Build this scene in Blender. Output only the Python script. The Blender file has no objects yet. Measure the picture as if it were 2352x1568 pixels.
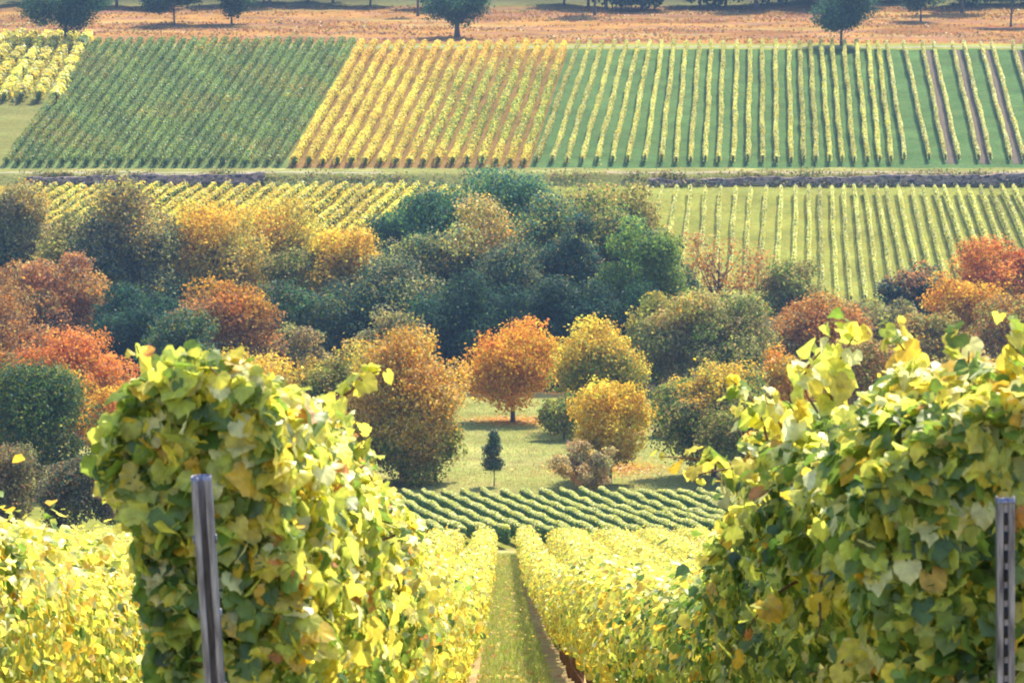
import bpy, math, random
import numpy as np
from mathutils import Vector
R = math.radians
C = bpy.context.scene.collection
S = bpy.context.scene
rng = np.random.default_rng(7)
random.seed(7)

# ------------------------------------------------------------------ camera, sky, sun, exposure
F = 8933.0                      # focal length in units of a 2352 px wide picture (15 degrees across)
PITCH = math.atan(984/8933)
ZC = 50.0
cd = bpy.data.cameras.new('camera'); cam = bpy.data.objects.new('camera', cd); C.objects.link(cam)
cam.location = (0, 0, ZC); cam.rotation_euler = (R(90)-PITCH, 0, 0)
cd.sensor_width = 36; cd.lens = 18/math.tan(math.atan(1176/F)); cd.clip_start = .5; cd.clip_end = 4000
S.camera = cam
cd.dof.use_dof = True; cd.dof.focus_distance = 260; cd.dof.aperture_fstop = 26
SUN_EL, SUN_AZ = 54.0, 28.0     # ahead of the camera and to its right
w = bpy.data.worlds.new('World'); S.world = w; w.use_nodes = True
nt = w.node_tree; nt.nodes.clear()
sk = nt.nodes.new('ShaderNodeTexSky'); sk.sky_type = 'NISHITA'; sk.sun_disc = False
sk.sun_elevation = R(SUN_EL); sk.sun_rotation = R(SUN_AZ); sk.air_density = 1.0; sk.dust_density = .8
bg = nt.nodes.new('ShaderNodeBackground'); bg.inputs[1].default_value = .15
wo = nt.nodes.new('ShaderNodeOutputWorld')
nt.links.new(sk.outputs[0], bg.inputs[0]); nt.links.new(bg.outputs[0], wo.inputs[0])
sd = bpy.data.lights.new('sun', 'SUN'); sun = bpy.data.objects.new('sun', sd); C.objects.link(sun)
sd.energy = 4.2; sd.angle = R(.6); sd.color = (1, .90, .70)
sv = Vector((math.sin(R(SUN_AZ))*math.cos(R(SUN_EL)), math.cos(R(SUN_AZ))*math.cos(R(SUN_EL)), math.sin(R(SUN_EL))))
sun.rotation_euler = sv.to_track_quat('Z', 'Y').to_euler(); sun.location = (60, 100, 150)
S.view_settings.view_transform = 'Standard'; S.view_settings.look = 'None'
S.view_settings.exposure = 1.34; S.view_settings.gamma = 1
S.cycles.max_bounces = 6; S.cycles.diffuse_bounces = 3; S.cycles.transmission_bounces = 4
S.cycles.volume_bounces = 0; S.cycles.transparent_max_bounces = 4
S.cycles.filter_width = 1.9
S.cycles.sample_clamp_indirect = 4

# ------------------------------------------------------------------ terrain profile and helpers
PROF = np.array([(-80, 6), (-20, 1.6), (0, -1.6), (9.7, -3.3), (20, -5.1), (39, -8.5), (75, -14.6), (130, -23.2), (190, -31.6),
    (200, -33.0), (230, -36.5), (262, -40.1), (272, -40.0), (300, -41.2), (322, -42.0), (365, -44.5), (400, -45.6), (430, -45.9),
    (447, -45.0), (480, -39.7), (505.6, -35.5), (506.4, -35.4), (508.6, -33.95), (515, -33.95), (518, -33.8), (560, -28.6), (617, -21.4), (624, -20.9),
    (700, -17.2), (760, -12), (900, 0), (1100, 16), (1400, 40)])
def gh(x, y):
    """terrain height; soft waves far from the worked blocks"""
    z = np.interp(y, PROF[:, 0], PROF[:, 1])
    k = np.clip((np.abs(x)-110)/120, 0, 1)
    return ZC+z+.05*np.sin(x*.31+y*.17)+.04*np.sin(x*.9-y*.4)*(np.abs(x) > 3)+k*4*np.sin(x*.018+y*.006)
cp, sp = math.cos(PITCH), math.sin(PITCH)
def ray(px, py):
    u = (px-1176)/F; v = (784-py)/F
    return u, cp+v*sp, -sp+v*cp
YS = np.arange(6, 1000, .25)
def at(px, py):
    """the point of the ground that the pixel (2352 px wide picture) looks at"""
    dx, dy, dz = ray(px, py)
    t = YS/dy; X = t*dx; Z = ZC+t*dz
    hit = np.nonzero(Z <= gh(X, YS))[0]
    i = hit[0] if len(hit) else len(YS)-1
    return np.array([X[i], YS[i], float(gh(X[i], YS[i]))])
def zpix(py, Y):
    dx, dy, dz = ray(1176, py); return ZC+Y/dy*dz
def xpix(px, Y, py=784):
    dx, dy, dz = ray(px, py); return Y/dy*dx

def tag(o, label=None, cat=None, group=None, kind=None):
    if label: o['label'] = label
    if cat: o['category'] = cat
    if group: o['group'] = group
    if kind: o['kind'] = kind
    return o
def empty(name, loc, rz=0):
    o = bpy.data.objects.new(name, None); C.objects.link(o); o.location = loc; o.rotation_euler = (0, 0, rz)
    o.empty_display_size = .3
    return o
def mesh_obj(name, V, faces, mat, parent=None, col=None, smooth=False, loc=None):
    """V (n,3); faces: list of arrays (m,k); col: (n,3) per vertex"""
    V = np.asarray(V, np.float32)
    if loc is not None: V = V-np.asarray(loc, np.float32)
    me = bpy.data.meshes.new(name)
    me.vertices.add(len(V)); me.vertices.foreach_set('co', V.ravel())
    faces = [np.asarray(f, np.int32) for f in faces if len(f)]
    tot = np.concatenate([np.full(len(f), f.shape[1], np.int32) for f in faces])
    idx = np.concatenate([f.ravel() for f in faces])
    st = np.concatenate([[0], np.cumsum(tot)[:-1]]).astype(np.int32)
    me.loops.add(len(idx)); me.loops.foreach_set('vertex_index', idx)
    me.polygons.add(len(tot)); me.polygons.foreach_set('loop_start', st); me.polygons.foreach_set('loop_total', tot)
    if smooth: me.polygons.foreach_set('use_smooth', np.ones(len(tot), bool))
    if col is not None:
        a = me.color_attributes.new('tint', 'FLOAT_COLOR', 'POINT')
        c4 = np.ones((len(V), 4), np.float32); c4[:, :3] = col
        a.data.foreach_set('color', c4.ravel())
    me.update(calc_edges=True); me.validate()
    me.materials.append(mat)
    o = bpy.data.objects.new(name, me); C.objects.link(o)
    if parent: o.parent = parent
    if loc is not None and not parent: o.location = tuple(float(q) for q in loc)
    return o
def join(parts):
    """parts: list of (V, faces list, col) -> one"""
    Vs, Fs, Cs, n = [], {}, [], 0
    for V, fs, c in parts:
        Vs.append(V); Cs.append(c if np.ndim(c) == 2 else np.tile(c, (len(V), 1)))
        for f in fs:
            f = np.asarray(f)
            if len(f): Fs.setdefault(f.shape[1], []).append(f+n)
        n += len(V)
    return np.concatenate(Vs), [np.concatenate(v) for v in Fs.values()], np.concatenate(Cs)

# ------------------------------------------------------------------ materials
def newmat(name):
    m = bpy.data.materials.new(name); m.use_nodes = True; t = m.node_tree; t.nodes.clear()
    return m, t, t.nodes.new('ShaderNodeOutputMaterial')
def leaf_mat(name, trans=.5, gloss=.06, nscale=9.0):
    m, t, out = newmat(name); N = t.nodes.new; L = t.links.new
    a = N('ShaderNodeAttribute'); a.attribute_name = 'tint'
    tc = N('ShaderNodeTexCoord'); no = N('ShaderNodeTexNoise'); no.inputs['Scale'].default_value = nscale; no.inputs['Detail'].default_value = 3
    L(tc.outputs['Object'], no.inputs['Vector'])
    mr = N('ShaderNodeMapRange'); mr.inputs[1].default_value = .3; mr.inputs[2].default_value = .7; mr.inputs[3].default_value = .72; mr.inputs[4].default_value = 1.25
    L(no.outputs[0], mr.inputs[0])
    mx = N('ShaderNodeVectorMath'); mx.operation = 'SCALE'; L(a.outputs['Color'], mx.inputs[0]); L(mr.outputs[0], mx.inputs['Scale'])
    d = N('ShaderNodeBsdfDiffuse'); tr = N('ShaderNodeBsdfTranslucent'); g = N('ShaderNodeBsdfGlossy'); g.inputs['Roughness'].default_value = .42
    L(mx.outputs[0], d.inputs[0]); L(mx.outputs[0], tr.inputs[0])
    m1 = N('ShaderNodeMixShader'); m1.inputs[0].default_value = trans; L(d.outputs[0], m1.inputs[1]); L(tr.outputs[0], m1.inputs[2])
    m2 = N('ShaderNodeMixShader'); m2.inputs[0].default_value = gloss; L(m1.outputs[0], m2.inputs[1]); L(g.outputs[0], m2.inputs[2])
    L(m2.outputs[0], out.inputs[0]); return m
def plain_mat(name, c, rough=.8, metal=0, nscale=20, amount=.4, bump=0):
    m, t, out = newmat(name); N = t.nodes.new; L = t.links.new
    p = N('ShaderNodeBsdfPrincipled'); p.inputs['Roughness'].default_value = rough; p.inputs['Metallic'].default_value = metal
    tc = N('ShaderNodeTexCoord'); no = N('ShaderNodeTexNoise'); no.inputs['Scale'].default_value = nscale; no.inputs['Detail'].default_value = 6
    L(tc.outputs['Object'], no.inputs['Vector'])
    cr = N('ShaderNodeValToRGB'); cr.color_ramp.elements[0].position = .3; cr.color_ramp.elements[1].position = .72
    cr.color_ramp.elements[0].color = (*[q*(1-amount) for q in c], 1); cr.color_ramp.elements[1].color = (*[min(1, q*(1+amount)) for q in c], 1)
    L(no.outputs[0], cr.inputs[0]); L(cr.outputs[0], p.inputs['Base Color'])
    if bump:
        b = N('ShaderNodeBump'); b.inputs['Strength'].default_value = bump; L(no.outputs[0], b.inputs['Height']); L(b.outputs[0], p.inputs['Normal'])
    L(p.outputs[0], out.inputs[0]); return m
def ground_mat(name):
    m, t, out = newmat(name); N = t.nodes.new; L = t.links.new
    a = N('ShaderNodeAttribute'); a.attribute_name = 'tint'
    tc = N('ShaderNodeTexCoord')
    def noise(s, det=6):
        n = N('ShaderNodeTexNoise'); n.inputs['Scale'].default_value = s; n.inputs['Detail'].default_value = det; n.inputs['Roughness'].default_value = .65
        L(tc.outputs['Object'], n.inputs['Vector']); return n
    def rng_(n, lo, hi):
        r = N('ShaderNodeMapRange'); r.inputs[1].default_value = .3; r.inputs[2].default_value = .7; r.inputs[3].default_value = lo; r.inputs[4].default_value = hi
        L(n.outputs[0], r.inputs[0]); return r
    n1 = rng_(noise(.12), .72, 1.28); n2 = rng_(noise(2.2, 8), .7, 1.3)
    mu = N('ShaderNodeMath'); mu.operation = 'MULTIPLY'; L(n1.outputs[0], mu.inputs[0]); L(n2.outputs[0], mu.inputs[1])
    v = N('ShaderNodeVectorMath'); v.operation = 'SCALE'; L(a.outputs['Color'], v.inputs[0]); L(mu.outputs[0], v.inputs['Scale'])
    hs = N('ShaderNodeHueSaturation'); n3 = rng_(noise(.5, 4), .475, .525); L(n3.outputs[0], hs.inputs['Hue']); L(v.outputs[0], hs.inputs['Color'])
    p = N('ShaderNodeBsdfDiffuse'); L(hs.outputs[0], p.inputs[0])
    nb = noise(3.5, 8); b = N('ShaderNodeBump'); b.inputs['Strength'].default_value = .9; b.inputs['Distance'].default_value = .25
    L(nb.outputs[0], b.inputs['Height']); L(b.outputs[0], p.inputs['Normal'])
    L(p.outputs[0], out.inputs[0]); return m
M_NEAR = leaf_mat('vine_leaf', .58, .04, 30)
M_ROW = leaf_mat('distant_vine_leaf', .45, .03, 3)
M_TREE = leaf_mat('tree_leaf', .54, .008, 2)
M_GRASS = leaf_mat('grass_blade', .4, .03, 5)
M_BARK = plain_mat('bark', (.075, .055, .045), .9, 0, 8, .5, .6)
M_CANE = plain_mat('cane_bark', (.16, .075, .04), .85, 0, 40, .45, .4)
M_GROUND = ground_mat('ground_cover')

# ------------------------------------------------------------------ colours
def srgb(r, g, b):
    c = np.array([r, g, b])/255.; return np.where(c <= .04045, c/12.92, ((c+.055)/1.055)**2.4)
YEL = np.array([.80, .67, .09]); GOLD = np.array([.78, .50, .055]); LIME = np.array([.49, .54, .09]); GRN = np.array([.17, .27, .04])
DGR = np.array([.08, .155, .028]); PALE = np.array([.78, .75, .34]); RUST = np.array([.47, .20, .055]); TEAL = np.array([.05, .13, .07])
PAL_NEAR = ([YEL, LIME, GRN, PALE, GOLD, RUST*1.3], [.34, .27, .15, .14, .08, .02])
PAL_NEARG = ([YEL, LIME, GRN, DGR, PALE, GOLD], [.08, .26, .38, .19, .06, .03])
PAL_FAR = ([YEL, GOLD, LIME, PALE, GRN], [.46, .18, .25, .06, .05])
PAL_YROW = ([YEL, GOLD, LIME, PALE, GRN], [.42, .20, .2, .13, .05])
def pick(pal, n, r=rng):
    cs, ws = pal; ws = np.array(ws)/sum(ws)
    i = r.choice(len(cs), n, p=ws); c = np.array(cs)[i]
    return c*np.exp(r.normal(0, .16, (n, 1)))

# ------------------------------------------------------------------ leaf templates
def grape_leaf():
    an = np.radians([-155, -128, -108, -92, -72, -52, -38, -22, -8, 0, 8, 22, 38, 52, 72, 92, 108, 128, 155])
    rr = np.array([.46, .55, .54, .58, .62, .57, .63, .61, .67, .76, .67, .61, .63, .57, .62, .58, .54, .55, .46])
    x = rr*np.sin(an); y = rr*np.cos(an)+.15
    z = -.38*(x**2+(y-.1)**2)+.22*np.abs(x)+.05*np.sin(an*7)
    V = np.vstack([[0, .06, 0], np.c_[x, y, z]]); n = len(an)
    f = np.array([[0, i+1, i+2] for i in range(n-1)])
    return V, [f]
def curl_leaf():
    V, f = grape_leaf(); V = V.copy(); V[:, 2] += .55*V[:, 0]**2-.25*V[:, 1]**2*np.sign(V[:, 1]); return V, f
T_GRAPE, T_CURL = grape_leaf(), curl_leaf()
T_MID = (np.array([[0, 0, 0], [.42, .12, .1], [.46, .62, .05], [0, .95, -.14], [-.46, .62, .05], [-.42, .12, .1], [0, .5, -.04]]),
         [np.array([[6, 0, 1], [6, 1, 2], [6, 2, 3], [6, 3, 4], [6, 4, 5], [6, 5, 0]])])
T_FOLD = (np.array([[0, -.5, 0], [.45, .05, .14], [0, .55, 0], [-.45, -.02, .14]]), [np.array([[0, 1, 2], [0, 2, 3]])])
def norm(a): return a/np.maximum(np.linalg.norm(a, axis=1, keepdims=True), 1e-9)
VEIN = np.r_[1.22, .94, 1.06, .9, 1.1, 1.0, .86, 1.12, .9, 1.05, 1.2, 1.05, .9, 1.12, .86, 1.0, 1.1, .9, 1.06, .94]
def leaves(P, Nn, T, size, col, tmpl, r=rng):
    n = len(P); Nn = norm(Nn); t = T-(T*Nn).sum(1, keepdims=True)*Nn; t = norm(t+1e-6); b = np.cross(t, Nn)
    V0, F0 = tmpl; k = len(V0)
    sx = size*r.uniform(.8, 1.2, n); zz = r.uniform(.4, 1.8, n)
    V = P[:, None]+size[:, None, None]*V0[None, :, 1, None]*t[:, None]+sx[:, None, None]*V0[None, :, 0, None]*b[:, None]+(size*zz)[:, None, None]*V0[None, :, 2, None]*Nn[:, None]
    fs = [(f[None]+(np.arange(n)*k)[:, None, None]).reshape(-1, f.shape[1]) for f in F0]
    cc = np.repeat(col, k, 0)
    if k == 20:                                             # paler veins and unevenly turned rims
        rim = np.clip(r.normal(.12, .22, (n, 1)), 0, .7)*(np.arange(k) > 0)*r.uniform(.2, 1, (n, k)); w_ = (rim*np.clip(col[:, 1:2]*2.4, .1, 1)).reshape(-1, 1)
        cc = (cc*(1-w_)+np.array([.72, .50, .09])*w_)*np.tile(VEIN, n)[:, None]
    return V.reshape(-1, 3), fs, np.clip(cc, 0, .88)
def tube(pts, rad, sides=6):
    pts = np.asarray(pts, float); n = len(pts); d = np.gradient(pts, axis=0); d = norm(d)
    ref = np.where(np.abs(d[:, 2:3]) > .9, [[1., 0, 0]], [[0, 0, 1.]]); u = norm(np.cross(d, ref)); v = np.cross(d, u)
    a = np.arange(sides)*2*math.pi/sides; rad = np.broadcast_to(rad, n)
    V = pts[:, None]+rad[:, None, None]*(np.cos(a)[None, :, None]*u[:, None]+np.sin(a)[None, :, None]*v[:, None])
    f = []
    for i in range(n-1):
        for j in range(sides):
            j2 = (j+1) % sides; f.append((i*sides+j, i*sides+j2, (i+1)*sides+j2, (i+1)*sides+j))
    c = len(V.reshape(-1, 3)); Vv = np.vstack([V.reshape(-1, 3), pts[-1:]])
    tf = [((n-1)*sides+j, (n-1)*sides+(j+1) % sides, c) for j in range(sides)]
    return Vv, [np.array(f), np.array(tf)], np.array([.1, .1, .1])

# ------------------------------------------------------------------ the ground: one sheet
X0 = np.unique(np.round(np.concatenate([np.arange(-300, -100, 8), np.arange(-100, -4, 1.2), np.arange(-4, 9, .12), np.arange(9, 104, 1.2), np.arange(104, 305, 8)]), 3))
Y0 = np.unique(np.round(np.concatenate([np.arange(-70, 5, 3), np.arange(5, 200, .8), np.arange(200, 500, 2), np.arange(500, 520, .4), np.arange(520, 632, 1), np.arange(632, 720, 2), np.arange(720, 1310, 12)]), 3))
GX, GY = np.meshgrid(X0, Y0)
nx, ny = len(X0), len(Y0)
ROW_AZ = -26/8953.0             # the near rows run almost straight away from the camera
NEAR_OFF = [-.78+2.03*k for k in range(-11, 14)]
def wob(x, y, s, ph=0): return np.sin(x*s+1.3*np.sin(y*s*.7+ph)+ph)*np.sin(y*s*1.1+1.7*np.sin(x*s*.6+ph)+2*ph)
def ground_colour(X, Y):
    G_ = lambda *c: np.array(c)
    grass = G_(.34, .32, .10); soil = G_(.40, .27, .14); dry = G_(.36, .32, .12)
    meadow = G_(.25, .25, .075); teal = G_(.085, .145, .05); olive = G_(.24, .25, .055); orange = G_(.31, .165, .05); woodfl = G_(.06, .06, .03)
    c = np.zeros(X.shape+(3,)); 
    def put(mask, col, k=1.0):
        k = np.asarray(mask, float)*k; c[:] = c*(1-k[..., None])+col*k[..., None]
    put(np.ones_like(X), meadow)
    # near vineyard: grass lane, bare strip under each row
    near = Y < 196
    u = ((X-ROW_AZ*Y)+.78+2.03*20) % 2.03; dist = np.minimum(u, 2.03-u)
    put(near, grass); put(near & (dist < .52+.1*wob(X, Y, .9)), soil*.8+grass*.2); put(near & (wob(X, Y, .35, 2)*wob(X, Y, .13, 1) > .42), dry, .8)
    put((Y > 60) & near & (wob(X*.1, Y, .23, 4) > .75), soil, .6)
    put((Y >= 196) & (Y < 203), dry)
    put((Y >= 203) & (Y < 264), olive*.9)
    # clearing
    m = (Y >= 264) & (Y < 350); put(m & (wob(X, Y, .16, .4) > .35), dry*.9, .45); put(m & (wob(X, Y, .3, 1.4) > .5), grass, .5)
    d = np.hypot(X-xpix(1185, 322), (Y-321)*.8); put(m, RUST*.9, np.clip(1.25-d/3.6, 0, .75))
    d = np.hypot(X-xpix(1380, 285), (Y-283)*.7); put(m, GOLD*.6, np.clip(1.2-d/4.0, 0, .6))
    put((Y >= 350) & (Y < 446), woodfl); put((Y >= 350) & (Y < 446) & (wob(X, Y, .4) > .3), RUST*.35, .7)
    put((Y >= 446) & (Y < 506.3), olive); put((Y >= 446) & (Y < 506.3) & (X < -8), GOLD*.35+olive*.4)
    put((Y >= 506.3) & (Y < 518), meadow*.8); put((Y >= 508.5) & (Y < 518) & (wob(X, Y, .5) > .3), dry, .5)
    fieldm = (Y >= 518) & (Y < 620)
    t = (Y-518)/99.
    bx1 = (1-t)*xpix(655, 518)+t*xpix(820, 617); bx2 = (1-t)*xpix(1215, 518)+t*xpix(1305, 617); bx0 = (1-t)*xpix(0, 518)+t*xpix(215, 617)
    put(fieldm, teal); put(fieldm & (X < bx1), teal*.9+dry*.15); put(fieldm & (X >= bx1) & (X < bx2), G_(.20, .13, .045)); put(fieldm & (X < bx0), meadow*.7)
    put((Y >= 617) & (Y < 626), olive)
    put((Y >= 625) & (Y < 706), orange); put((Y >= 625) & (Y < 706) & (wob(X, Y, .11, 3) > .3), orange*np.array([.75, .68, .8])); put((Y >= 630) & (Y < 706) & (wob(X*.35, Y, .42, 5) > .3), G_(.24, .13, .085), .7); put((Y >= 640) & (Y < 700) & (wob(X*.25, Y, .3, 1) > .55), G_(.30, .22, .08), .6); put((Y >= 690), woodfl*1.4, np.clip((Y-690)/25, 0, 1))  # purplish patches and stretched streaks put mottled tree shadow into the field colour
    return c
GZ = gh(GX, GY)
Vg = np.c_[GX.ravel(), GY.ravel(), GZ.ravel()]
ii = np.arange((ny-1)*nx).reshape(ny-1, nx)[:, :-1].ravel()
gf = np.c_[ii, ii+1, ii+nx+1, ii+nx]
g = mesh_obj('ground', Vg, [gf], M_GROUND, col=ground_colour(GX, GY).reshape(-1, 3), smooth=True); tag(g, kind='structure')

def strip(name, y0, y1, xa, xb, mat, dz=.02, wav=.25):
    xs = np.arange(xa, xb+.1, 1.5); ys = np.linspace(0, 1, 4); A, B = np.meshgrid(xs, ys)
    Yv = y0+wav*np.sin(A*.21)+B*(y1-y0+wav*.6*np.sin(A*.37+1)); V = np.c_[A.ravel(), Yv.ravel(), (gh(A, Yv)+dz).ravel()]
    n = len(xs); i = np.arange(3*n).reshape(3, n)[:, :-1].ravel()
    return tag(mesh_obj(name, V, [np.c_[i, i+1, i+n+1, i+n]], mat, smooth=True), kind='structure')
M_DIRT = plain_mat('pale_dirt', (.21, .19, .105), .95, 0, 1.2, .25, .3)
strip('road', 509.4, 511.8, -140, -17, M_DIRT); strip('road', 509.6, 512.2, 12, 150, plain_mat('pinkish_dirt', (.24, .17, .10), .95, 0, 1.2, .25, .3))
strip('path', 618.6, 620.4, -150, 150, M_DIRT)

# ------------------------------------------------------------------ grass
def grass(name, n, xf, y0, y1, hgt, pal, seed):
    r = np.random.default_rng(seed); y = r.uniform(y0, y1, n); x = xf(y, r); P = np.c_[x, y, gh(x, y)]
    a = r.uniform(0, 6.28, n); wd = np.c_[np.cos(a), np.sin(a), np.zeros(n)]; h = hgt*r.uniform(.5, 1.4, n)
    tip = P+np.c_[r.normal(0, .3, n)*h, r.normal(0, .3, n)*h, h]
    V = np.stack([P-wd*h[:, None]*.13, P+wd*h[:, None]*.13, tip], 1).reshape(-1, 3)
    o = mesh_obj(name, V, [np.arange(3*n).reshape(-1, 3)], M_GRASS, col=np.repeat(pick(pal, n, r), 3, 0)); return o
PG = ([GRN*1.7, LIME*.7, PALE*.6, np.array([.45, .34, .16])], [.28, .3, .22, .2])
tag(grass('grass', 46000, lambda y, r: ROW_AZ*y+.235+r.uniform(-1, 1, len(y))**1*.62+0*y, 30, 192, .10, PG, 3), 'short mown grass in the lane between the two foreground vine rows', 'grass', kind='stuff')
tag(grass('grass', 60000, lambda y, r: r.uniform(-12, 32, len(y)), 264, 345, .14, ([GRN*1.5, LIME*.6, PALE*.45, np.array([.36, .28, .12])], [.3, .3, .2, .2]), 4), 'long yellow-green meadow grass of the clearing around the orange tree', 'grass', kind='stuff')

# ------------------------------------------------------------------ vine rows
def row_points(path, Hf, Wf, h0, dens, size, seed, top_bias=0., lump=.22, near=False, endcap=0):
    """random leaf positions and normals on the lumpy skin of a row that follows path (k,3)"""
    r = np.random.default_rng(seed); path = np.asarray(path, float)
    seg = np.linalg.norm(np.diff(path, axis=0), axis=1); cs = np.r_[0, np.cumsum(seg)]; L = cs[-1]
    n = int(dens*L); s = r.uniform(0, L, n)
    if endcap:                                              # the blunt front end of the row
        k = int(endcap); s[:k] = np.abs(r.normal(0, .06, k))
    ctr = np.stack([np.interp(s, cs, path[:, i]) for i in range(3)], 1)
    dirv = norm((path[-1]-path[0])[None])[0]; side = np.array([dirv[1], -dirv[0], 0]); side /= np.linalg.norm(side)
    th = r.uniform(R(-38), R(218), n); rad = 1-np.abs(r.normal(0, .16 if near else .1, n))
    if endcap: rad[:k] = np.sqrt(r.uniform(0, 1, k))
    H = Hf(ctr[:, 1]); W = Wf(ctr[:, 1])
    ph = r.uniform(0, 6.28, 8)
    lm = sum(np.sin(s*q/(1 if near else 1.6)+th*m+ph[i]) for i, (q, m) in enumerate([(1.1, 1), (2.7, -2), (5.3, 3), (9.1, 2), (15, -4)]))/2.6
    rad = rad*(1+lump*lm)
    a, b = np.cos(th), np.sin(th)
    ox = W*np.sign(a)*np.abs(a)**.7*rad; hz = (H-h0)/2; oz = h0+hz+hz*np.sign(b)*np.abs(b)**.75*(1+(rad-1)*.45)
    P = ctr+side*ox[:, None]; P[:, 2] += oz
    out = side*(a*np.clip(np.abs(a), .3, 1))[:, None]+np.array([0, 0, 1])*np.clip(b, -.3, 1)[:, None]
    if endcap: out[:k] = -dirv*1.2+r.normal(0, .25, (k, 3))
    return P, out, s, th, r
def core(path, Hf, Wf, h0, k=.4):
    path = np.asarray(path, float); n = len(path); dirv = norm((path[-1]-path[0])[None])[0]; side = np.array([dirv[1], -dirv[0], 0])
    H = Hf(path[:, 1]); W = Wf(path[:, 1])*k; V = []
    for i, p in enumerate(path):
        wi = W[i]*random.uniform(.6, 1.3); hi = H[i]-.32+random.uniform(-.12, .1)
        for sx, z in ((-.6, h0+.1), (-1, (h0+hi)/2), (-.3, hi), (.3, hi), (1, (h0+hi)/2), (.6, h0+.1)): V.append(p+side*sx*wi+np.array([0, 0, z]))
    f = [(i*6+j, i*6+(j+1) % 6, i*6+6+(j+1) % 6, i*6+6+j) for i in range(n-1) for j in range(6)]
    caps = [tuple(range(5, -1, -1)), tuple((n-1)*6+j for j in range(6))]
    return np.array(V), [np.array(f), np.array(caps)], DGR*.9
def resample(p0, p1, step, wav=0., seed=0):
    p0, p1 = np.asarray(p0), np.asarray(p1); L = np.linalg.norm(p1-p0); n = max(3, int(L/step)); t = np.linspace(0, 1, n)
    P = p0+(p1-p0)*t[:, None]; d = (p1-p0)/L
    o = wav*np.sin(t*L*.12+seed)+wav*.5*np.sin(t*L*.31+seed*2); P = P+np.array([d[1], -d[0], 0])*o[:, None]
    P[:, 2] = gh(P[:, 0], P[:, 1]); return P
ORD = ['', 'first', 'second', 'third', 'fourth', 'fifth', 'sixth', 'seventh', 'eighth', 'ninth', 'tenth', 'eleventh', 'twelfth', 'thirteenth', 'fourteenth', 'fifteenth', 'sixteenth',
       'seventeenth', 'eighteenth', 'nineteenth', 'twentieth', 'twenty-first', 'twenty-second', 'twenty-third', 'twenty-fourth', 'twenty-fifth', 'twenty-sixth', 'twenty-seventh', 'twenty-eighth', 'twenty-ninth', 'thirtieth', 'thirty-first', 'thirty-second']
M_POSTF = plain_mat('weathered_post', (.42, .40, .36), .7, 0, 8, .25)
def far_row(p_top, p_bot, H, W, dens, size, pal, label, group, seed, h0=.35, lump=.25, colf=None, posts=True, gap=0):
    H = H*random.uniform(.9, 1.08); path = resample(p_bot, p_top, 2.0, .06, seed)
    Hf = lambda y: np.full(np.shape(y), H)*(1+.06*np.sin(np.asarray(y)*.5+seed)); Wf = lambda y: np.full(np.shape(y), W)*(1+.15*np.sin(np.asarray(y)*.33+seed*1.7))
    P, out, s, th, r = row_points(path, Hf, Wf, h0, dens, size, seed, lump=lump)
    if gap:
        keep = (np.sin(s*.9+seed)+np.sin(s*2.1+seed*3)) > -gap; P, out = P[keep], out[keep]
    n = len(P); Nn = norm(out)+r.normal(0, .55, (n, 3)); T = r.normal(0, 1, (n, 3))+[0, 0, -.6]
    col = pick(pal, n, r)
    if colf is not None: col = colf(P, col, r)
    col = col*math.exp(r.normal(0, .09))*(1+.16*np.sin(P[:, 1:2]*.19+seed)*np.sin(P[:, 1:2]*.071+P[:, :1]*.11))
    root = empty('vine_row', path[0])
    parts = [leaves(P, Nn, T, size*r.uniform(.6, 1.35, n), col, T_FOLD, r), core(path, Hf, Wf, h0)]
    V, f, c = join(parts); mesh_obj('foliage', V, f, M_ROW, root, c, loc=path[0])
    if posts:
        e = path[-1]; V, f, c = tube([e-[0, 0, .1], e+[0, .15, H+.12]], [.05, .045], 5); mesh_obj('end_post', V, f, M_POSTF, root, loc=path[0])
        
    if posts == 2:
        e = path[0]; V, f, c = tube([e-[0, .5, .1], e+[0, -.1, H+.0]], [.05, .045], 5); mesh_obj('end_post', V, f, M_POSTF, root, loc=path[0])
    tag(root, label, 'vine row', group); return root
sc = 0.5
def c2(x): return 1176+x*.5      # readings from a twice enlarged right half
SEED = [100]
def ns(): SEED[0] += 1; return SEED[0]
def ordlab(i, n, lab, left, right):
    return f'{lab}, {ORD[i+1]} {left}' if i < (n+1)//2 else f'{lab}, {ORD[n-i]} {right}'
def block(tops, bots, pt, pb, labfn, **k):
    for i, (a, b) in enumerate(zip(tops, bots)):
        far_row(at(a, pt), at(b, pb), label=labfn(i, len(tops)), seed=ns(), **k)
PT, PB = 112, 386
# green block, upper left
n = 25
def greenmix(P, c, r):
    m = (np.sin(P[:, 0]*.23+1.1*np.sin(P[:, 1]*.13))*np.sin(P[:, 1]*.11+P[:, 0]*.07)) > .25
    k = m & (r.uniform(0, 1, len(P)) < .28); c = c.copy(); c[k] = pick(([GOLD*.6, RUST*.8, LIME*.7], [4, 2, 3]), k.sum(), r); return c
block(np.linspace(228, 812, n), np.linspace(12, 640, n), PT-6, PB, lambda i, n: ordlab(i, n, 'green upper hillside vine row', 'from the left corner', 'left of the golden block'),
      H=1.45, W=.42, dens=72, size=.23, pal=([TEAL*1.3, GRN*1.0, LIME*.6, DGR*1.3, GOLD*.6], [.22, .36, .36, .02, .04]), group='green vine rows of the upper left block', colf=greenmix)
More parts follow.
